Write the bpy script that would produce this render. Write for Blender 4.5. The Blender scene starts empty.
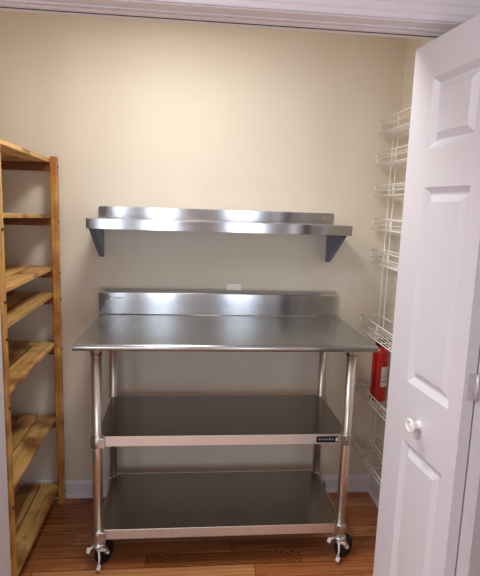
import bpy, bmesh, math, random
from mathutils import Vector, Matrix
random.seed(7)
PI = math.pi
SC = bpy.context.scene
COL = SC.collection

# ------------------------------------------------------------------ helpers
class MB:
    """collects shapes in world coordinates; build() links them as ONE mesh object"""
    def __init__(self):
        self.bm = bmesh.new()
        self.vl = self.bm.verts.layers.float.new('vary')
    def _tagv(self, vs, vary):
        for v in vs: v[self.vl] = vary
    def poly(self, pts, faces, vary=0.5):
        vs = [self.bm.verts.new(p) for p in pts]
        for f in faces:
            try: self.bm.faces.new([vs[i] for i in f])
            except ValueError: pass
        self._tagv(vs, vary); return vs
    def box(self, a, b, bev=0.0, vary=0.5, mat=None, seg=2):
        x0, y0, z0 = (min(a[i], b[i]) for i in range(3)); x1, y1, z1 = (max(a[i], b[i]) for i in range(3))
        P = [(x, y, z) for z in (z0, z1) for y in (y0, y1) for x in (x0, x1)]
        tmp = bmesh.new()
        vs = [tmp.verts.new(p) for p in P]
        for f in ((0,2,3,1),(4,5,7,6),(0,1,5,4),(1,3,7,5),(3,2,6,7),(2,0,4,6)): tmp.faces.new([vs[i] for i in f])
        if bev > 0: bmesh.ops.bevel(tmp, geom=list(tmp.edges), offset=bev, segments=seg, profile=0.5, affect='EDGES')
        if mat: bmesh.ops.transform(tmp, matrix=mat, verts=list(tmp.verts))
        self._merge(tmp, vary)
    def _merge(self, tmp, vary=0.5, smooth=False):
        tmp.verts.index_update()
        m = [self.bm.verts.new(v.co) for v in tmp.verts]
        for f in tmp.faces:
            try:
                g = self.bm.faces.new([m[v.index] for v in f.verts]); g.smooth = f.smooth or smooth
            except ValueError: pass
        self._tagv(m, vary); tmp.free()
    def tube(self, pts, r, n=8, cap=True, closed=False, vary=0.5):
        pts = [Vector(p) for p in pts]; N = len(pts); rings = []
        prev = None
        for i in range(N):
            if closed: t = (pts[(i+1) % N]-pts[i-1]).normalized()
            elif i == 0: t = (pts[1]-pts[0]).normalized()
            elif i == N-1: t = (pts[-1]-pts[-2]).normalized()
            else:
                t = ((pts[i+1]-pts[i]).normalized()+(pts[i]-pts[i-1]).normalized())
                t = t.normalized() if t.length > 1e-6 else (pts[i+1]-pts[i]).normalized()
            if prev is None:
                u = t.orthogonal().normalized()
            else:
                u = prev-t*prev.dot(t); u = u.normalized() if u.length > 1e-6 else t.orthogonal().normalized()
            prev = u; w = t.cross(u)
            rr = r[i] if isinstance(r, (list, tuple)) else r
            rings.append([self.bm.verts.new(pts[i]+(u*math.cos(2*PI*k/n)+w*math.sin(2*PI*k/n))*rr) for k in range(n)])
        for i in range(N if closed else N-1):
            A, B = rings[i], rings[(i+1) % N]
            for k in range(n):
                f = self.bm.faces.new([A[k], A[(k+1) % n], B[(k+1) % n], B[k]]); f.smooth = True
        if cap and not closed:
            self.bm.faces.new(rings[0][::-1]); self.bm.faces.new(rings[-1])
        for R in rings: self._tagv(R, vary)
    def lathe(self, prof, center, axis=(0,0,1), n=24, vary=0.5):
        """prof: (radius, height) pairs along axis"""
        ax = Vector(axis).normalized(); u = ax.orthogonal().normalized(); w = ax.cross(u); c = Vector(center)
        rings = []
        for r, h in prof:
            if r < 1e-6: rings.append([self.bm.verts.new(c+ax*h)])
            else: rings.append([self.bm.verts.new(c+ax*h+(u*math.cos(2*PI*k/n)+w*math.sin(2*PI*k/n))*r) for k in range(n)])
        for A, B in zip(rings, rings[1:]):
            for k in range(n):
                q = [A[k % len(A)], A[(k+1) % n % len(A)], B[(k+1) % n % len(B)], B[k % len(B)]]
                q = list(dict.fromkeys(q))
                if len(q) > 2:
                    try: f = self.bm.faces.new(q); f.smooth = True
                    except ValueError: pass
        for R in (rings[0], rings[-1]):
            if len(R) > 2:
                try: self.bm.faces.new(R)
                except ValueError: pass
        for R in rings: self._tagv(R, vary)
    def prism(self, outline, ext, vary=0.5):
        """outline: closed list of 3D points (planar), extruded by vector ext"""
        n = len(outline); e = Vector(ext)
        pts = [Vector(p) for p in outline]; pts += [p+e for p in pts]
        self.poly(pts, [tuple(range(n))[::-1], tuple(range(n, 2*n))]+[(i, (i+1) % n, (i+1) % n+n, i+n) for i in range(n)], vary)
    def build(self, name, mat, parent=None, uv=None, smooth_angle=None):
        bm = self.bm
        bmesh.ops.recalc_face_normals(bm, faces=list(bm.faces))
        off = parent.matrix_world_loc if hasattr(parent, 'matrix_world_loc') else Vector((0,0,0))
        if uv:
            L = bm.loops.layers.uv.new('grain')
            for f in bm.faces:
                for l in f.loops:
                    c = l.vert.co
                    l[L].uv = (c.z, c.y) if abs(f.normal.x) > .7 else (c.y+c.z, c.x)
        o0 = ROOTLOC.get(parent.name if parent else None, Vector((0,0,0)))
        bmesh.ops.translate(bm, verts=list(bm.verts), vec=-o0)
        me = bpy.data.meshes.new(name); bm.to_mesh(me); bm.free()
        o = bpy.data.objects.new(name, me); COL.objects.link(o); me.materials.append(mat)
        if parent: o.parent = parent; ROOTLOC[o.name] = o0
        return o
ROOTLOC = {}

def tag(o, label=None, cat=None, group=None, kind=None):
    if label: o['label'] = label
    if cat: o['category'] = cat
    if group: o['group'] = group
    if kind: o['kind'] = kind
    return o
def thing(name, label, cat, loc, group=None, kind=None):
    o = bpy.data.objects.new(name, None); COL.objects.link(o); o.location = loc; o.empty_display_size = 0.05
    ROOTLOC[o.name] = Vector(loc)
    return tag(o, label, cat, group, kind)
def boxpart(name, a, b, mat, parent=None, bev=0.0, uv=None, vary=.5):
    m = MB(); m.box(a, b, bev, vary); return m.build(name, mat, parent, uv)
def struct(name, a, b, mat, bev=0.0):
    return tag(boxpart(name, a, b, mat, None, bev), kind='structure')
def copy_part(o, parent, vec=None):
    c = o.copy(); COL.objects.link(c); c.parent = parent
    if vec: c.location = c.location+Vector(vec)
    ROOTLOC[c.name] = ROOTLOC.get(o.name, Vector((0,0,0)))
    for ch in list(o.children):
        d = ch.copy(); COL.objects.link(d); d.parent = c
    return c

# ------------------------------------------------------------------ materials
def srgb(r, g, b):
    f = lambda c: (c/255/12.92) if c/255 <= .04045 else ((c/255+.055)/1.055)**2.4
    return (f(r), f(g), f(b), 1)
class NT:
    def __init__(self, name):
        self.m = bpy.data.materials.new(name); self.m.use_nodes = True
        self.t = self.m.node_tree; self.b = self.t.nodes['Principled BSDF']
    def n(self, typ, **kw):
        x = self.t.nodes.new(typ)
        for k, v in kw.items():
            if k.startswith('i_'): x.inputs[k[2:].replace('_', ' ')].default_value = v
            else: setattr(x, k, v)
        return x
    def l(self, a, b): self.t.links.new(a, b)
    def coord(self, scale=(1,1,1), out='Object'):
        c = self.n('ShaderNodeTexCoord'); mp = self.n('ShaderNodeMapping'); mp.inputs['Scale'].default_value = scale
        self.l(c.outputs[out], mp.inputs['Vector']); return mp.outputs['Vector']
    def math(self, op, a, b=None, c=None):
        x = self.n('ShaderNodeMath', operation=op)
        for i, v in enumerate((a, b, c)):
            if v is None: continue
            if isinstance(v, (int, float)): x.inputs[i].default_value = v
            else: self.l(v, x.inputs[i])
        return x.outputs[0]
    def ramp(self, fac, stops):
        r = self.n('ShaderNodeValToRGB'); e = r.color_ramp.elements
        while len(e) < len(stops): e.new(.5)
        for i, (p, c) in enumerate(stops): e[i].position = p; e[i].color = c
        self.l(fac, r.inputs[0]); return r.outputs[0]
    def noise(self, vec, scale, detail=4, rough=.5):
        x = self.n('ShaderNodeTexNoise'); x.inputs['Scale'].default_value = scale; x.inputs['Detail'].default_value = detail
        x.inputs['Roughness'].default_value = rough
        if vec is not None: self.l(vec, x.inputs['Vector'])
        return x.outputs['Fac']
    def mix(self, fac, a, b, mode='MIX'):
        x = self.n('ShaderNodeMix', data_type='RGBA', blend_type=mode)
        for s, v in (('Factor', fac), ('A', a), ('B', b)):
            i = [q for q in x.inputs if q.name == s and (q.type == 'VALUE' if s == 'Factor' else q.type == 'RGBA')][0]
            if hasattr(v, 'links') or hasattr(v, 'is_linked'): self.l(v, i)
            else: i.default_value = v
        return [q for q in x.outputs if q.type == 'RGBA'][0]
    def bump(self, h, strength=.2, dist=.002):
        x = self.n('ShaderNodeBump'); x.inputs['Strength'].default_value = strength; x.inputs['Distance'].default_value = dist
        self.l(h, x.inputs['Height']); self.l(x.outputs[0], self.b.inputs['Normal'])
    def set(self, **kw):
        for k, v in kw.items():
            i = self.b.inputs[k.replace('_', ' ')]
            if hasattr(v, 'is_linked'): self.l(v, i)
            else: i.default_value = v
        return self

def paint(name, col, rough=.55, var=.03, bump=.05, bscale=120):
    t = NT(name); v = t.coord()
    n = t.noise(v, 3.0, 3)
    d = tuple(c*(1-var) for c in col[:3])+(1,); u = tuple(min(1, c*(1+var)) for c in col[:3])+(1,)
    t.set(Base_Color=t.ramp(n, [(.3, d), (.7, u)]), Roughness=rough)
    t.bump(t.noise(v, bscale, 2), bump, .001)
    return t.m

def steel(name, col, rough, aniso=.75, grain=1.0):
    t = NT(name)
    v = t.coord((2, 260, 260)); n = t.noise(v, 1.0, 3)
    v2 = t.coord((1, 1, 1)); n2 = t.noise(v2, 4.0, 3)
    rr = t.math('ADD', t.math('MULTIPLY', n, .10*grain), t.math('ADD', t.math('MULTIPLY', n2, .08), rough-.09))
    c0 = tuple(c*.93 for c in col[:3])+(1,)
    t.set(Base_Color=t.ramp(n, [(.3, c0), (.7, col)]), Metallic=1.0, Roughness=rr, Anisotropic=aniso)
    tg = t.n('ShaderNodeTangent', direction_type='UV_MAP', uv_map='grain')
    t.l(tg.outputs[0], t.b.inputs['Tangent'])
    t.bump(n, .03*grain, .0005)
    return t.m
def simple(name, col, rough=.4, metal=0.0, var=.04, scale=30, **kw):
    t = NT(name); n = t.noise(t.coord(), scale, 2)
    d = tuple(c*(1-var) for c in col[:3])+(1,)
    t.set(Base_Color=t.ramp(n, [(.35, d), (.65, col)]), Roughness=rough, Metallic=metal, **kw)
    return t.m

def pine(name, dark, mid, light, stain):
    t = NT(name)
    at = t.n('ShaderNodeAttribute', attribute_name='vary')
    off = t.n('ShaderNodeVectorMath', operation='SCALE'); off.inputs[0].default_value = (7.3, 3.1, 5.7)
    t.l(at.outputs['Fac'], off.inputs['Scale'])
    tc = t.n('ShaderNodeTexCoord'); ad = t.n('ShaderNodeVectorMath', operation='ADD')
    t.l(tc.outputs['Object'], ad.inputs[0]); t.l(off.outputs[0], ad.inputs[1])
    mp = t.n('ShaderNodeMapping'); mp.inputs['Scale'].default_value = GRAIN[name]; t.l(ad.outputs[0], mp.inputs['Vector'])
    g = t.noise(mp.outputs[0], 1.0, 5, .62)
    st = t.noise(ad.outputs[0], 5.0, 3)
    col = t.ramp(g, [(.25, dark), (.48, mid), (.75, light)])
    sm = t.ramp(st, [(.48, (0,0,0,1)), (.62, (1,1,1,1))])
    col = t.mix(t.math('MULTIPLY', sm, .85), col, stain)
    # knots
    vo = t.n('ShaderNodeTexVoronoi'); vo.inputs['Scale'].default_value = 1.0
    mp2 = t.n('ShaderNodeMapping'); mp2.inputs['Scale'].default_value = tuple(3.2+q*.12 for q in GRAIN[name]); t.l(ad.outputs[0], mp2.inputs['Vector'])
    t.l(mp2.outputs[0], vo.inputs['Vector'])
    kn = t.ramp(vo.outputs['Distance'], [(.05, (1,1,1,1)), (.13, (0,0,0,1))])
    col = t.mix(t.math('MULTIPLY', kn, .8), col, srgb(96, 52, 20))
    vv = t.math('ADD', .74, t.math('MULTIPLY', at.outputs['Fac'], .42))
    cm = t.n('ShaderNodeCombineColor'); [t.l(vv, cm.inputs[i]) for i in range(3)]
    col = t.mix(1.0, col, cm.outputs[0], 'MULTIPLY')
    t.set(Base_Color=col, Roughness=.42); t.bump(g, .08, .001)
    return t.m
GRAIN = {'pine_long': (38, 2.2, 38), 'pine_upright': (38, 38, 2.2), 'pine_cross': (2.2, 38, 38)}

def floor_mat():
    t = NT('hardwood'); tc = t.n('ShaderNodeTexCoord'); sp = t.n('ShaderNodeSeparateXYZ'); t.l(tc.outputs['Object'], sp.inputs[0])
    X, Y = sp.outputs[0], sp.outputs[1]
    W = .0835; Lp = .95
    yy = t.math('DIVIDE', t.math('ADD', Y, 20.0416+.5-.0416), W) if False else t.math('DIVIDE', t.math('ADD', Y, .5+W*200), W)
    row = t.math('FLOOR', yy); fy = t.math('SUBTRACT', yy, row)
    wn = t.n('ShaderNodeTexWhiteNoise', noise_dimensions='1D'); t.l(row, wn.inputs['W'])
    uu = t.math('ADD', t.math('DIVIDE', X, Lp), t.math('MULTIPLY', wn.outputs['Value'], 7.13))
    ci = t.math('FLOOR', uu); fx = t.math('SUBTRACT', uu, ci)
    idn = t.n('ShaderNodeTexWhiteNoise', noise_dimensions='2D'); cv = t.n('ShaderNodeCombineXYZ'); t.l(row, cv.inputs[0]); t.l(ci, cv.inputs[1]); t.l(cv.outputs[0], idn.inputs['Vector'])
    pid = idn.outputs['Value']
    # the one board with a bold figure, its own ends
    isr = t.math('COMPARE', row, 199.0, .1)
    inx = t.math('MULTIPLY', t.math('GREATER_THAN', X, .275), t.math('LESS_THAN', X, .975))
    spb = t.math('MULTIPLY', isr, inx)
    gv = t.n('ShaderNodeCombineXYZ')
    t.l(t.math('MULTIPLY', X, 3.0), gv.inputs[0]); t.l(t.math('MULTIPLY', Y, 55.0), gv.inputs[1]); t.l(t.math('MULTIPLY', pid, 40.0), gv.inputs[2])
    g = t.noise(gv.outputs[0], 1.0, 5, .6)
    base = t.ramp(pid, [(0, srgb(146, 84, 48)), (.35, srgb(186, 116, 68)), (.7, srgb(206, 138, 86)), (1, srgb(224, 160, 108))])
    gr = t.ramp(g, [(.3, (.55, .47, .42, 1)), (.6, (1, 1, 1, 1))])
    col = t.mix(1.0, base, gr, 'MULTIPLY')
    # bold figured board: cathedral grain
    wv = t.n('ShaderNodeTexWave', wave_type='RINGS', rings_direction='Z'); wv.inputs['Scale'].default_value = 1.0; wv.inputs['Distortion'].default_value = 3.5; wv.inputs['Detail'].default_value = 2
    wm = t.n('ShaderNodeCombineXYZ'); t.l(t.math('MULTIPLY', t.math('SUBTRACT', X, .62), 9.0), wm.inputs[0]); t.l(t.math('MULTIPLY', t.math('ADD', Y, .47), 34.0), wm.inputs[1]); t.l(wm.outputs[0], wv.inputs['Vector'])
    bold = t.ramp(wv.outputs['Fac'], [(.35, srgb(96, 50, 22)), (.6, srgb(176, 108, 58))])
    col = t.mix(spb, col, bold)
    # joints
    jy = t.math('MAXIMUM', t.math('LESS_THAN', fy, .025), t.math('GREATER_THAN', fy, .975))
    jx = t.math('MULTIPLY', t.math('LESS_THAN', fx, .004), t.math('SUBTRACT', 1.0, spb))
    e1 = t.math('MULTIPLY', isr, t.math('COMPARE', X, .275, .002)); e2 = t.math('MULTIPLY', isr, t.math('COMPARE', X, .975, .002))
    j = t.math('MAXIMUM', t.math('MAXIMUM', jy, jx), t.math('MAXIMUM', e1, e2))
    col = t.mix(t.math('MULTIPLY', j, .7), col, srgb(50, 22, 10))
    t.set(Base_Color=col, Roughness=.34, Coat_Weight=.12, Coat_Roughness=.2)
    t.bump(t.math('SUBTRACT', t.math('MULTIPLY', g, .3), j), .15, .001)
    return t.m

M = {}
M['wall'] = paint('beige_paint', srgb(224, 215, 199), .6, .02)
M['ceil'] = paint('ceiling_white', srgb(238, 234, 226), .8, .02)
M['hall'] = paint('hall_paint', srgb(206, 202, 200), .7, .02)
M['trim'] = paint('trim_white', srgb(234, 232, 238), .35, .015, .02)
M['door'] = paint('door_white', srgb(214, 212, 219), .38, .015, .06, 260)
M['floor'] = floor_mat()
M['steel'] = steel('brushed_steel', (.62, .63, .65, 1), .19, .85, .5)
M['steel_top'] = steel('brushed_steel_top', (.50, .52, .525, 1), .28, .6, .3)
M['lip'] = simple('shelf_lip_steel', (.86, .82, .76, 1), .38, .92)
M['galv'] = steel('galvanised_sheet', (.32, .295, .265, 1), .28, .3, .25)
M['tube'] = simple('polished_tube', (.86, .83, .78, 1), .34, .95)
M['collar'] = simple('cast_collar', (.62, .60, .58, 1), .32, 1.0)
M['chrome'] = simple('chrome', (.85, .85, .86, 1), .22, .8)
M['bracket'] = simple('bracket_blue_steel', (.17, .19, .32, 1), .34, .7)
M['pine'] = pine('pine_long', srgb(150, 96, 40), srgb(212, 166, 98), srgb(238, 204, 142), srgb(118, 66, 20))
M['pine_up'] = pine('pine_upright', srgb(140, 88, 36), srgb(200, 150, 78), srgb(228, 188, 118), srgb(150, 92, 36))
M['pine_x'] = pine('pine_cross', srgb(96, 50, 24), srgb(126, 72, 38), srgb(146, 90, 50), srgb(100, 52, 24))  # darker pine for the cleats: shade beneath the shelves put into the colour
M['bolt'] = simple('black_bolt', (.012, .012, .012, 1), .4, .3)
M['wire'] = simple('white_wire', srgb(248, 246, 242), .3)
M['rubber'] = simple('black_rubber', (.006, .007, .014, 1), .4)
M['pedal'] = simple('pedal_zinc', (.95, .95, .95, 1), .3, .1)
M['red'] = simple('red_enamel', srgb(190, 12, 22), .25, 0, .03, Coat_Weight=.5)
M['black'] = simple('black_plastic', (.015, .015, .015, 1), .4)
M['plate'] = simple('nameplate_black', (.012, .012, .014, 1), .3)
M['print'] = simple('nameplate_print', (.25, .26, .28, 1), .4)
M['whiteprint'] = simple('white_print', (.8, .8, .78, 1), .5)
M['paper'] = simple('label_paper', srgb(222, 216, 212), .6)
M['etch'] = simple('etched_mark', (.90, .90, .90, 1), .5, 0)
M['etchd'] = simple('etched_dark', (.10, .10, .10, 1), .6, .3)
M['ivory'] = simple('ivory_plastic', srgb(250, 246, 238), .4)
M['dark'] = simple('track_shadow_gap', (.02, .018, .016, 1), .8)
M['track'] = simple('track_metal', srgb(186, 182, 190), .4, .2)
M['porcelain'] = simple('porcelain', srgb(240, 238, 236), .18, Coat_Weight=.4)
M['hinge'] = simple('hinge_painted', srgb(206, 202, 208), .3, .35)

# ------------------------------------------------------------------ the setting
XL, XR = -0.82, 1.4956
YF0, YF1 = -1.070, -1.20            # closet front wall, inside and hall faces
OX0, OX1, OZ = -0.264, 1.256, 2.076
HX0, HX1, HY = -1.9, 2.9, -5.0
H = 2.44
struct('floor', (HX0-.1, HY-.1, -.1), (HX1+.1, .1, 0), M['floor'])
struct('ceiling', (HX0-.1, HY-.1, H), (HX1+.1, .1, H+.1), M['ceil'])
struct('wall_back', (XL-.1, 0, 0), (XR+.1, .1, H), M['wall'])
struct('wall_left', (XL-.1, YF0, 0), (XL, 0, H), M['wall'])
struct('wall_right', (XR, YF0, 0), (XR+.1, 0, H), M['wall'])
m = MB(); m.box((HX0, YF1, 0), (OX0-.02, YF0, H)); m.box((OX1+.02, YF1, 0), (HX1, YF0, H)); m.box((OX0-.02, YF1, OZ+.02), (OX1+.02, YF0, H))
tag(m.build('wall_front', M['hall']), kind='structure')
struct('wall_hall_left', (HX0-.1, HY, 0), (HX0, YF1, H), M['hall'])
struct('wall_hall_right', (HX1, HY, 0), (HX1+.1, YF1, H), M['hall'])
WINS = [(-.95, -.50, .1, 2.1), (-.12, .22, .1, 2.1), (1.0, 1.42, .1, 2.1)]
m = MB(); xs = HX0-.1
for a, b, z0, z1 in WINS:
    m.box((xs, HY-.1, 0), (a, HY, H)); m.box((a, HY-.1, 0), (b, HY, z0)); m.box((a, HY-.1, z1), (b, HY, H)); xs = b
m.box((xs, HY-.1, 0), (HX1+.1, HY, H))
tag(m.build('wall_hall_far', M['hall']), kind='structure')

# baseboards with a shoe
def baseboard(name, p, q, nrm):
    """p,q floor points along the wall; nrm into the room"""
    p, q, n = Vector((*p, 0)), Vector((*q, 0)), Vector((*nrm, 0))
    prof = [(0, 0), (.026, 0), (.026, .008), (.020, .017), (.014, .019), (.014, .074), (.010, .082), (.008, .088), (.003, .094), (0, .094)]
    m = MB(); m.prism([p+n*a+Vector((0, 0, z)) for a, z in prof], q-p)
    return tag(m.build(name, M['trim']), kind='structure')
baseboard('baseboard_back', (XL, 0), (XR, 0), (0, -1))
baseboard('baseboard_right', (XR, 0), (XR, YF0), (-1, 0))
baseboard('baseboard_left', (XL, YF0), (XL, 0), (1, 0))

# head and side jambs, casing
def jamb(name, a, b): return struct(name, a, b, M['trim'], .0015)
m = MB(); m.box((OX0-.02, YF1-.002, OZ), (OX1+.02, -1.099, OZ+.02), .001); m.box((OX0-.02, -1.088, OZ), (OX1+.02, YF0+.002, OZ+.02), .001)
m.box((OX0-.02, -1.099, OZ+.014), (OX1+.02, -1.088, OZ+.02))
for ya, yb2 in ((-1.128, -1.122), (-1.158, -1.152)): m.box((OX0, ya, OZ-.0035), (OX1, yb2, OZ+.001), .001)
tag(m.build('trim_1', M['trim']), kind='structure')
jamb('trim_2', (OX0-.02, YF1-.002, 0), (OX0, YF0+.002, OZ)); jamb('trim_3', (OX1, YF1-.002, 0), (OX1+.02, YF0+.002, OZ))
# moulded casing on the hall side: profile (out from wall, distance from opening)
CAS = [(0, .004), (.009, .004), (.011, .008), (.011, .018), (.014, .022), (.014, .040), (.018, .046), (.020, .056), (.020, .066), (.016, .072), (0, .074)]
m = MB(); y0 = YF1
m.prism([Vector((OX0-.074, y0-a, OZ+d)) for a, d in CAS], (OX1-OX0+.148, 0, 0))
tag(m.build('trim_4', M['trim']), kind='structure')
m = MB(); m.prism([Vector((OX0-d, y0-a, 0)) for a, d in CAS], (0, 0, OZ+.004)); tag(m.build('trim_5', M['trim']), kind='structure')
m = MB(); m.prism([Vector((OX1+d, y0-a, 0)) for a, d in CAS], (0, 0, OZ+.004)); tag(m.build('trim_6', M['trim']), kind='structure')
tag(boxpart('trim_7', (OX0, -1.099, OZ+.001), (OX1, -1.088, OZ+.014), M['dark']), kind='structure')   # dark strip filling the door track slot, inner shade put into its colour

# ------------------------------------------------------------------ bifold doors
PANELS = [(1.745, 1.935), (1.070, 1.640), (.250, .890)]
S0, S1, LW, LH, LT = .112, .329, .385, 2.036, .031
def leaf_mesh(m, P, dr, nn):
    """P: point where s=0 on the room face; dr along the leaf; nn = out of the room face"""
    P, dr, nn = Vector((*P, 0)), Vector((*dr, 0)), Vector((*nn, 0))
    W = lambda s, z, d: P+dr*s-nn*d+Vector((0, 0, z))
    zb = .012
    zs = [zb]+[z for a, b in sorted(PANELS) for z in (a, b)]+[LH]
    ss = [0, S0, S1, LW]
    for i in range(len(zs)-1):
        for k in range(3):
            a, b, c, d = ss[k], ss[k+1], zs[i], zs[i+1]
            if k == 1 and i % 2 == 1:
                prof = [(0, 0), (.003, .002), (.017, .0125), (.022, .013), (.041, .002)]
                loops = [[(a+o, c+o), (b-o, c+o), (b-o, d-o), (a+o, d-o)] for o, _ in prof]
                pts = [W(s, z, dep) for L, (_, dep) in zip(loops, prof) for s, z in L]
                fs = [(4*j+q, 4*j+(q+1) % 4, 4*j+4+(q+1) % 4, 4*j+4+q) for j in range(len(prof)-1) for q in range(4)]
                J = 4*(len(prof)-1); fs.append((J, J+1, J+2, J+3))
                m.poly(pts, fs)
            else:
                m.poly([W(a, c, 0), W(b, c, 0), W(b, d, 0), W(a, d, 0)], [(0, 1, 2, 3)])
    m.poly([W(s, z, d) for d in (0, LT) for s, z in ((0, zb), (LW, zb), (LW, LH), (0, LH))],
           [(4, 7, 6, 5), (0, 4, 5, 1), (1, 5, 6, 2), (2, 6, 7, 3), (3, 7, 4, 0)])
    bmesh.ops.remove_doubles(m.bm, verts=list(m.bm.verts), dist=1e-5)
def mirror(v, cx=.495): return (2*cx-v[0], v[1])
def bifold(name, label, flip):
    an = math.radians(4.5)
    P1 = (1.091, -1.1); d1 = (math.sin(an), -math.cos(an)); n1 = (-math.cos(an), -math.sin(an))
    E = (P1[0]+d1[0]*LW-n1[0]*(LT+.004), P1[1]+d1[1]*LW)            # fold edge on the second leaf, closet side
    d2 = (math.sin(an), math.cos(an)); n2 = (math.cos(an), -math.sin(an))
    P2 = (E[0]+n2[0]*LT+d2[0]*LW, E[1]+n2[1]*LT+d2[1]*LW)
    fl = (lambda p: mirror(p)) if flip else (lambda p: p)
    fd = (lambda d: (-d[0], d[1])) if flip else (lambda d: d)
    root = thing(name, label, 'door', (*fl((1.14, -1.29)), 0), kind='structure')
    m = MB(); leaf_mesh(m, fl(P1), fd(d1), fd(n1)); lf = m.build('door_leaf', M['door'], root)
    m = MB(); leaf_mesh(m, fl(P2), fd((-d2[0], -d2[1])), fd(n2)); m.build('door_leaf', M['door'], root)
    # knob on the leading leaf
    K = fl((P1[0]+d1[0]*.201, P1[1]+d1[1]*.201)); ax = (*fd(n1), 0)
    m = MB(); m.lathe([(q*1.3, h*1.15) for q, h in [(.0, 0), (.011, 0), (.011, .003), (.007, .006), (.0085, .012), (.011, .018), (.0155, .021), (.0165, .025), (.0155, .0295), (.012, .029), (.008, .025), (.0045, .0245), (.003, .027), (0, .0275)]], (*K, .97), ax, 28)
    m.build('knob', M['porcelain'], root)
    for hz in (.28, 1.150, 1.80):
        # leaves lie on the two edges that face the hall at the fold
        F = Vector((*fl((E[0]-.004, E[1])), 0))
        a = Vector((*fl((P1[0]+d1[0]*LW, P1[1]+d1[1]*LW)), 0)); sg = -1 if flip else 1
        m = MB(); yb = a.y-.0005
        x1 = F.x+sg*.002
        m.box((x1-sg*.024, yb-.0025, hz-.033), (x1, yb+.006*0, hz+.033), .0008)
        m.box((x1, yb-.0025, hz-.033), (x1+sg*.026, yb, hz+.033), .0008)
        m.tube([(x1, yb-.004, hz-.035), (x1, yb-.004, hz+.035)], .0036, 10)
        for dz in (-.011, .011): m.tube([(x1, yb-.004, hz+dz-.0008), (x1, yb-.004, hz+dz+.0008)], .0042, 10)
        for sx in (-.014, .015):
            for dz in (-.018, .018):
                m.lathe([(.0028, 0), (.0028, .0012), (0, .0016)], (x1+sg*sx, yb-.0025, hz+dz), (0, -1, 0), 8)
        m.build('hinge', M['hinge'], root)
    return root
bifold('door_1', 'white panelled bifold door folded open at the right with round knob', False)
bifold('door_2', 'white bifold door edge showing beside the pine shelving at the far left', True)

# ------------------------------------------------------------------ stainless prep table
TW, TY0, TY1, TZ = 1.2192, -.641, -.030, 1.009
LI = .077
t = thing('prep_table', 'stainless steel prep table on casters with backsplash and two undershelves', 'table', (TW/2, (TY0+TY1)/2, 0))
# top sheet with rolled front edge (profile in y,z swept along x) and turned down ends
def sweep_x(m, prof, x0, x1, smooth=True):
    n = len(prof)
    A = [m.bm.verts.new((x0, y, z)) for y, z in prof]; B = [m.bm.verts.new((x1, y, z)) for y, z in prof]
    for i in range(n-1):
        f = m.bm.faces.new([A[i], A[i+1], B[i+1], B[i]]); f.smooth = smooth
    return A, B
def closed_sweep(m, prof, x0, x1):
    m.prism([Vector((x0, y, z)) for y, z in prof], (x1-x0, 0, 0))
R = .0145; yc, zc = TY0+R, TZ-R+.009
prof = [(TY1, TZ), (TY0+.045, TZ), (TY0+.036, TZ+.002), (TY0+.028, TZ+.006)]
prof += [(yc+R*math.cos(a), zc+R*math.sin(a)) for a in [PI/2-.25+i*(PI+.35)/12 for i in range(13)]]
prof += [(yc+.012, zc-R+.002), (yc+.012, TZ-.012), (TY1, TZ-.012)]
m = MB(); closed_sweep(m, prof, .0, TW+.008)
for f in m.bm.faces:
    if abs(f.normal.x) < .5: f.smooth = False
for x0, x1 in ((-.003, .001), (TW+.008, TW+.012)): m.box((x0, TY0+.010, TZ-.020), (x1, TY1, TZ+.001), .0012)
m.build('tabletop', M['steel_top'], t, uv=True)
# stiffening channels below the top
m = MB()
for y in (TY0+.14, TY1-.12): m.box((.05, y-.02, TZ-.036), (TW-.05, y+.02, TZ-.013))
m.build('stiffener', M['galv'], t, uv=True)
# backsplash with sloped return
bs = [(-.0365, TZ-.001), (-.0365, TZ+.004), (-.036, TZ+.110), (-.034, TZ+.1135), (-.012, TZ+.129), (-.0105, TZ+.127), (-.0325, TZ+.1115), (-.0335, TZ+.108), (-.0335, TZ-.001)]
m = MB(); closed_sweep(m, bs, 0.0, TW)
m.prism([Vector((0, y, z)) for y, z in ((-.0335, TZ), (-.012, TZ), (-.012, TZ+.126), (-.0335, TZ+.109))], (.0012, 0, 0))
m.prism([Vector((TW-.0012, y, z)) for y, z in ((-.0335, TZ), (-.012, TZ), (-.012, TZ+.126), (-.0335, TZ+.109))], (.0012, 0, 0))
bsp = m.build('backsplash', M['steel'], t, uv=True)
# weld bead where splash meets top
m = MB(); m.tube([(0.002, -.0375, TZ+.001), (TW-.002, -.0375, TZ+.001)], .002, 6); m.build('seam', M['tube'], bsp)
# etched maker's mark: roundel and a short row of marks
m = MB(); ym = -.0368
ring = [(.040+.0085*math.cos(a), ym, TZ+.086+.0085*math.sin(a)) for a in [i*2*PI/20 for i in range(20)]]
m.tube(ring, .0022, 6, closed=True); m.build('roundel', M['etchd'], bsp)
m = MB(); x = .055
for hgt, kind in ((.008, 'i'), (.011, 'i'), (.011, 'i'), (.009, 'i'), (.008, 'o'), (.008, 'o'), (.010, 'i')):
    if kind == 'i': m.box((x, ym-.0006, TZ+.080), (x+.0042, ym+.0002, TZ+.080+hgt)); x += .0085
    else:
        m.tube([(x+.003+.0035*math.cos(a), ym, TZ+.084+.0042*math.sin(a)) for a in [i*2*PI/12 for i in range(12)]], .0016, 5, closed=True); x += .0115
m.build('lettering', M['etch'], bsp)
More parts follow.
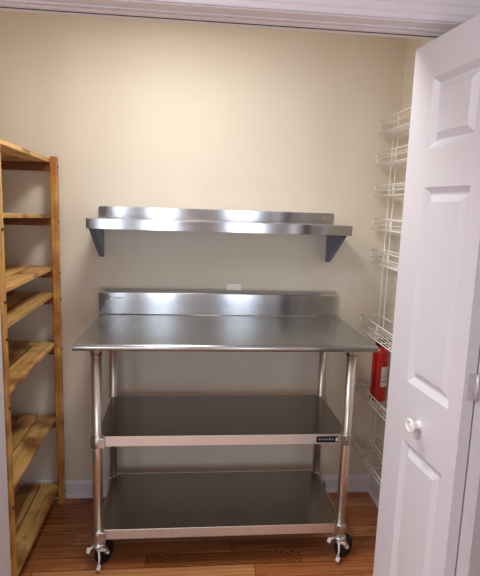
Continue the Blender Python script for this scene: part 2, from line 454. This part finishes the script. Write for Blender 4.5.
# undershelves
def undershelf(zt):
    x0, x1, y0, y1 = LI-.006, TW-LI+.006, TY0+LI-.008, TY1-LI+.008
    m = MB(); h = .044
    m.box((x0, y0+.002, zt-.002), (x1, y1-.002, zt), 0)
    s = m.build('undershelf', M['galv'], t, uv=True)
    m = MB()
    m.box((x0+.022, y0-.001, zt-h), (x1-.022, y0+.002, zt+.0005), .001); m.box((x0+.022, y1-.002, zt-h), (x1-.022, y1+.001, zt+.0005), .001)
    m.box((x0-.001, y0+.022, zt-h), (x0+.002, y1-.022, zt+.0005), .001); m.box((x1-.002, y0+.022, zt-h), (x1+.001, y1-.022, zt+.0005), .001)
    m.build('lip', M['lip'], s)
    for lx in (LI, TW-LI):
        for ly in (TY0+LI, TY1-LI):
            m = MB(); m.lathe([(.0205, -.047), (.0255, -.047), (.027, -.044), (.027, -.003), (.0255, 0), (.0205, 0)], (lx, ly, zt+.001), n=20)
            sx = 1 if lx < .5 else -1; sy = 1 if ly < -.3 else -1
            m.box((lx, ly-.026*sy, zt-.046), (lx+.034*sx, ly-.010*sy, zt-.001), .002); m.box((lx-.026*sx, ly, zt-.046), (lx-.010*sx, ly+.034*sy, zt-.001), .002)
            m.build('corner_clamp', M['collar'], s)
    return s, y0
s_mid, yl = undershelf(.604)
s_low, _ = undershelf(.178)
npl = boxpart('nameplate', (1.008, yl-.0028, .567), (1.105, yl-.0008, .595), M['plate'], s_mid, .0006)
# legs, gusset sockets
LEGS = [(LI, TY0+LI), (TW-LI, TY0+LI), (LI, TY1-LI), (TW-LI, TY1-LI)]
for lx, ly in LEGS:
    m = MB(); m.tube([(lx, ly, .122), (lx, ly, TZ-.014)], .0205, 24)
    lg = m.build('leg', M['tube'], t)
    m = MB(); m.lathe([(.0205, 0), (.0235, 0), (.026, .02), (.030, .034), (.034, .036), (.034, .040), (0, .040)], (lx, ly, TZ-.0535), n=20); m.build('socket', M['collar'], lg)
# casters
def caster(lx, ly, ang):
    f = Vector((math.sin(ang), -math.cos(ang), 0)); a = Vector((-f.y, f.x, 0)); a = -a   # f forward of the pedal, a along the axle
    O = Vector((lx, ly, 0)); C = O-f*.036+Vector((0, 0, .052))
    mt = Matrix((( a.x, f.x, 0, O.x), (a.y, f.y, 0, O.y), (0, 0, 1, 0), (0, 0, 0, 1)))   # local x axle, y forward, z up
    m = MB()
    m.lathe([(0, .121), (.013, .121), (.013, .134), (.0195, .135), (0, .1355)], (lx, ly, 0))
    m.lathe([(.0, .104), (.027, .104), (.030, .108), (.030, .114), (.026, .118), (.016, .122), (0, .122)], (lx, ly, 0), n=24)
    for sx in (-1, 1):
        pts = [(sx*.0205, .012, .106), (sx*.0205, -.014, .106), (sx*.0205, -.044, .058), (sx*.0205, -.040, .044), (sx*.0205, -.030, .044), (sx*.0205, -.006, .070)]
        m.prism([mt @ Vector(p) for p in pts], a*(.0025*sx))
    m.box((-.022, -.016, .103), (.022, .022, .106), .001, mat=mt)
    m.tube([mt @ Vector((-.028, -.036, .052)), mt @ Vector((.028, -.036, .052))], .006, 12)
    c = m.build('caster', M['chrome'], t)
    m = MB(); w = .019
    m.lathe([(0, -w*.5), (.020, -w*.5), (.030, -w*.8), (.042, -w*.9), (.047, -w*.8), (.051, -w*.35), (.052, 0), (.051, w*.35), (.047, w*.8), (.042, w*.9), (.030, w*.8), (.020, w*.5), (0, w*.5)], C, a, 32)
    m.build('wheel', M['rubber'], c)
    m = MB()
    pm = mt @ Matrix.Translation((-.022, .010, .092)) @ Matrix.Rotation(math.radians(22), 4, 'Y') @ Matrix.Rotation(math.radians(-35), 4, 'X')
    m.box((-.023, -.003, -.008), (.023, .003, .008), .0015, mat=pm)
    pm1 = mt @ Matrix.Translation((.020, .036, .106)) @ Matrix.Rotation(math.radians(-58), 4, 'X')
    m.box((-.009, 0, -.002), (.009, .022, .002), .0015, mat=pm1)
    m.tube([mt @ Vector((.010, .010, .106)), mt @ Vector((.020, .040, .098))], .0045, 8)
    pm2 = mt @ Matrix.Translation((-.027, .028, .036)) @ Matrix.Rotation(math.radians(-62), 4, 'X')
    m.box((-.009, 0, -.002), (.009, .022, .002), .0015, mat=pm2)
    m.tube([mt @ Vector((-.010, .014, .100)), mt @ Vector((-.024, .024, .066)), mt @ Vector((-.026, .031, .032))], .004, 8)
    m.build('brake_pedal', M['pedal'], c)
for (lx, ly), q in zip(LEGS, (-30, -57, -35, -50)): caster(lx, ly, math.radians(q))

# nameplate printing (sub-part level: belongs to the undershelf part)
m = MB(); yn = yl-.0029
for i in range(6): m.box((1.018+i*.0115, yn-.0002, .578), (1.026+i*.0115, yn+.0004, .578+(.007 if i % 2 else .009)))
m.build('nameplate_lettering', M['print'], s_mid)
boxpart('nameplate_square', (1.093, yn-.0003, .573), (1.102, yn+.0004, .588), M['whiteprint'], s_mid)

# ------------------------------------------------------------------ wall shelf
SX0, SX1, SY, SZ = -.004, 1.186, -.324, 1.451
w = thing('wall_shelf', 'long stainless steel shelf on the wall above the prep table', 'shelf', ((SX0+SX1)/2, 0, SZ))
m = MB(); h = .044
m.box((SX0, SY+.002, SZ+h-.0016), (SX1, -.003, SZ+h))
m.box((SX0, SY, SZ), (SX1, SY+.0016, SZ+h), .0006); m.box((SX0, SY+.0016, SZ), (SX1, SY+.014, SZ+.0014))
m.box((SX0, SY+.002, SZ+.004), (SX0+.0014, -.003, SZ+h-.0008)); m.box((SX1-.0014, SY+.002, SZ+.004), (SX1, -.003, SZ+h-.0008))
m.build('shelf_board', M['steel'], w, uv=True)
rc = .010; z1 = SZ+.095; z0 = SZ+h-.001
out = [(SX0, z0), (SX1, z0)]+[(SX1-rc+rc*math.cos(a), z1-rc+rc*math.sin(a)) for a in [i*PI/2/5 for i in range(6)]]+[(SX0+rc+rc*math.cos(a), z1-rc+rc*math.sin(a)) for a in [PI/2+i*PI/2/5 for i in range(6)]]
m = MB(); m.prism([Vector((x, -.0035, z)) for x, z in out], (0, .002, 0)); ws = m.build('backsplash', M['steel'], w, uv=True)
for x in (.06, 1.135):
    m = MB(); m.lathe([(.006, 0), (.006, .002), (.003, .0035), (0, .0036)], (x, -.0036, SZ+.072), (0, -1, 0), 12); m.build('screw', M['collar'], ws)
for x0 in (SX0+.002, 1.154):
    m = MB(); bw = .024
    tri = [(-.002, SZ+h-.002), (-.298, SZ+h-.002), (-.298, SZ+.012), (-.262, SZ-.010), (-.020, SZ-.150), (-.002, SZ-.156)]
    for x in (x0, x0+bw-.0015): m.prism([Vector((x, y, z)) for y, z in tri], (.0015, 0, 0))
    # web along the sloping edge
    a, b = Vector((x0, -.262, SZ-.010)), Vector((x0, -.020, SZ-.150)); nrm = Vector((0, -.14, -.242)).normalized()
    m.prism([a, b, b-nrm*.0015, a-nrm*.0015], (bw, 0, 0))
    m.box((x0, -.003, SZ-.156), (x0+bw, -.001, SZ+h-.002))
    m.build('bracket', M['bracket'], w, uv=True)

# ------------------------------------------------------------------ wall outlet behind the splash
o = thing('wall_outlet', 'ivory wall outlet cover peeking above the prep table backsplash', 'outlet', (.680, 0, 1.11))
boxpart('cover_plate', (.641, -.008, 1.052), (.717, 0, 1.172), M['ivory'], o, .002)
for z in (1.09, 1.13):
    rec = boxpart('receptacle', (.664, -.0085, z-.014), (.696, -.005, z+.014), M['ivory'], o, .002)
    m = MB(); m.box((.672, -.0092, z-.004), (.674, -.008, z+.006)); m.box((.686, -.0092, z-.004), (.688, -.008, z+.006)); m.build('slot', M['black'], rec)

# ------------------------------------------------------------------ pine shelving unit
RX0, RX1, RY0, RY1 = -.715, -.183, -.850, -.040
rk = thing('shelving_unit', 'tall open pine shelving unit with slatted shelves along the left side', 'shelving', ((RX0+RX1)/2, (RY0+RY1)/2, 0))
PT, PD = .029, .045
SHELF_Z = [1.757, 1.500, 1.250, 1.118, .866, .480, .098]
k = 0
for px in (RX0, RX1-PT):
    for py in (RY0, RY1-PD):
        k += 1
        m = MB(); m.box((px, py, 0), (px+PT, py+PD, 1.770), .003, vary=.2+.2*k)
        pst = m.build('post', M['pine_up'], rk)
        for z in SHELF_Z if px > -.5 else []:
            m = MB(); m.lathe([(.0058, -.001), (.0058, .002), (.004, .0035), (0, .0036)], (RX1, py+PD*.62, z-.034), (1, 0, 0), 10); m.build('bolt', M['bolt'], pst)
NS = 5; X0, X1 = RX0+PT, RX1-PT
for i, z in enumerate(SHELF_Z):
    tilt = {0: .020, 1: .022}.get(i, 0)             # the two topmost shelves sit a little askew
    def skew(m):
        for v in m.bm.verts: v.co.z += tilt*(RY1-v.co.y)/(RY1-RY0)
    m = MB(); sw = (X1-X0+.007)/NS
    for j in range(NS):
        x = X0+j*sw
        m.box((x, RY0+.004, z-.018), (x+sw-.007, RY1-.004, z), .0015, vary=random.random())
    skew(m); sh = m.build('shelf', M['pine'], rk)
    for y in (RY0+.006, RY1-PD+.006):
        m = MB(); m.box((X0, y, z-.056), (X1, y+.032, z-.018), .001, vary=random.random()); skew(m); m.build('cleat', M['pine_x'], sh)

# ------------------------------------------------------------------ white wire rack on the right wall
wr = thing('wire_rack', 'white wire rack of eight baskets fixed to the right wall', 'rack', (XR, -.27, 0))
PX, YA, YB = 1.452, -.035, -.500
for y in (-.046, -.110, -.425, -.489):
    m = MB(); m.tube([(PX, y, .27), (PX, y, 2.03)], .0038, 8); up = m.build('upright', M['wire'], wr)
for y0, y1 in ((-.110, -.046), (-.489, -.425)):
    for z in (.36, .9, 1.45, 1.98):
        m = MB(); m.tube([(PX, y0, z), (PX, y1, z)], .002, 6)
        m.tube([(PX, (y0+y1)/2, z), (XR, (y0+y1)/2, z)], .003, 6); m.box((XR-.003, (y0+y1)/2-.010, z-.010), (XR, (y0+y1)/2+.010, z+.010), .001)
        m.build('wall_mount', M['wire'], wr)
BASK = [(2.011, 1.948, 1.381), (1.855, 1.796, 1.380), (1.692, 1.642, 1.383), (1.525, 1.474, 1.383), (1.366, 1.303, 1.384), (1.021, .945, 1.356), (.662, .616, 1.357), (.323, .2995, 1.355)]
BR = PX+.0045
for zt, zb, xf in BASK:
    m = MB(); r, rs = .0034, .0023
    m.tube([(xf, YA, zt), (BR, YA, zt), (BR, YB, zt), (xf, YB, zt)], r, 8, closed=True)
    m.tube([(xf, YA, zb), (BR, YA, zb), (BR, YB, zb), (xf, YB, zb)], r, 8, closed=True)
    if zt-zb > .03:
        zm = (zt+zb)/2
        m.tube([(BR, YA, zm), (xf, YA, zm), (xf, YB, zm), (BR, YB, zm)], rs, 6)
    for (x, y) in ((xf, YA), (xf, YB), (BR, YA), (BR, YB), (xf, (YA+YB)/2)): m.tube([(x, y, zb), (x, y, zt)], rs, 6)
    n = 5
    for q in range(1, n): x = xf+(BR-xf)*q/n; m.tube([(x, YA, zb), (x, YB, zb)], rs, 6)
    for q in range(1, 5): y = YA+(YB-YA)*q/5; m.tube([(xf, y, zb-.002), (BR, y, zb-.002)], rs, 6)
    m.build('basket', M['wire'], wr)

# ------------------------------------------------------------------ fire extinguisher
fx, fy, fz = 1.4115, -.208, .616+.0045
fe = thing('fire_extinguisher', 'small red fire extinguisher standing in the second lowest wire basket', 'fire extinguisher', (fx, fy, fz))
m = MB(); m.lathe([(0, .004), (.034, .004), (.036, .0), (.040, .003), (.0405, .010), (.0405, .245), (.041, .258), (.035, .272), (.026, .281), (.019, .285), (.017, .290), (0, .290)], (fx, fy, fz), n=36); m.build('cylinder', M['red'], fe)
m = MB(); m.lathe([(0, .284), (.029, .284), (.030, .296), (.028, .306), (.018, .314), (0, .315)], (fx, fy, fz), n=20)
m.box((fx-.008, fy-.03, fz+.302), (fx+.008, fy+.03, fz+.312), .002); vb = m.build('valve', M['black'], fe)
m = MB(); m.box((fx-.007, fy-.055, fz+.309), (fx+.007, fy+.02, fz+.314), .002, mat=Matrix.Translation((fx, fy, fz+.31)) @ Matrix.Rotation(math.radians(60), 4, 'Z') @ Matrix.Translation((-fx, -fy, -fz-.31))); m.build('lever', M['black'], vb)
m = MB(); m.lathe([(.011, 0), (.011, .006), (.009, .008), (0, .008)], (fx-.006, fy-.012, fz+.298), (-.35, -.94, 0), 16); m.build('gauge', M['paper'], vb)
# paper label wrapped on the body, facing the door
m = MB(); a0, a1, r = math.radians(-98), math.radians(14), .0411; nseg = 12
pts = []
for i in range(nseg+1):
    a = a0+(a1-a0)*i/nseg
    pts += [(fx+r*math.cos(a), fy+r*math.sin(a), fz+.080), (fx+r*math.cos(a), fy+r*math.sin(a), fz+.182)]
m.poly(pts, [(2*i, 2*i+2, 2*i+3, 2*i+1) for i in range(nseg)]); lb = m.build('paper_label', M['paper'], fe)
m = MB()
for zz, hh in ((.100, .012), (.122, .004), (.132, .004), (.142, .004)):
    p2 = []
    for i in range(nseg-1):
        a = a0+.08+(a1-a0-.3)*i/(nseg-2)
        p2 += [(fx+(r+.0004)*math.cos(a), fy+(r+.0004)*math.sin(a), fz+zz), (fx+(r+.0004)*math.cos(a), fy+(r+.0004)*math.sin(a), fz+zz+hh)]
    m.poly(p2, [(2*i, 2*i+2, 2*i+3, 2*i+1) for i in range(nseg-2)])
m.build('label_print', simple('label_grey', srgb(176, 168, 166), .6), lb)

# ------------------------------------------------------------------ light
def area(name, loc, tgt, size, size_y, power, col, shape='RECTANGLE', spread=PI):
    L = bpy.data.lights.new(name, 'AREA'); L.shape = shape; L.size = size; L.size_y = size_y; L.energy = power; L.color = col; L.spread = spread
    o = bpy.data.objects.new(name, L); COL.objects.link(o); o.location = loc
    o.rotation_euler = (Vector(tgt)-Vector(loc)).to_track_quat('-Z', 'Y').to_euler(); return o
# closet ceiling lamp
area('closet_lamp', (.36, -.84, 2.41), (.36, -.84, 0), .34, .34, 12.5, (1, .97, .92), 'DISK')
# hall ceiling lamp, over to the left
area('hall_lamp', (-.7, -1.95, 2.42), (-.7, -1.95, 0), .6, .6, 38, (.95, .95, 1.0))
# daylight in the three hall windows
for i, (a, b, z0, z1) in enumerate(WINS):
    area('daylight', ((a+b)/2, HY-.03, (z0+z1)/2), ((a+b)/2, 0, (z0+z1)/2), b-a, z1-z0, 13, (.78, .87, 1.0))
wd = bpy.data.worlds.new('World'); SC.world = wd; wd.use_nodes = True
wd.node_tree.nodes['Background'].inputs[0].default_value = (.75, .85, 1, 1); wd.node_tree.nodes['Background'].inputs[1].default_value = .6

# ------------------------------------------------------------------ camera
cam = bpy.data.cameras.new('camera'); co = bpy.data.objects.new('camera', cam); COL.objects.link(co)
yaw, pit, rol, fpx = .1006, .1590, .0334, 517.22
fw = Vector((math.sin(yaw)*math.cos(pit), math.cos(yaw)*math.cos(pit), -math.sin(pit)))
r0 = Vector((math.cos(yaw), -math.sin(yaw), 0)); u0 = r0.cross(fw)
r = r0*math.cos(rol)+u0*math.sin(rol); u = -r0*math.sin(rol)+u0*math.cos(rol)
co.matrix_world = Matrix(((r.x, u.x, -fw.x, .4445), (r.y, u.y, -fw.y, -2.6401), (r.z, u.z, -fw.z, 1.5737), (0, 0, 0, 1)))
cam.sensor_fit = 'VERTICAL'; cam.sensor_height = 24; cam.lens = fpx/576*24; cam.clip_start = .02
SC.camera = co
vs = SC.view_settings; vs.view_transform = 'Standard'; vs.look = 'None'; vs.gamma = 1; vs.exposure = 0.11; vs.use_curve_mapping = False
SC.cycles.use_denoising = True
SC.cycles.max_bounces = 10; SC.cycles.diffuse_bounces = 6; SC.cycles.glossy_bounces = 6
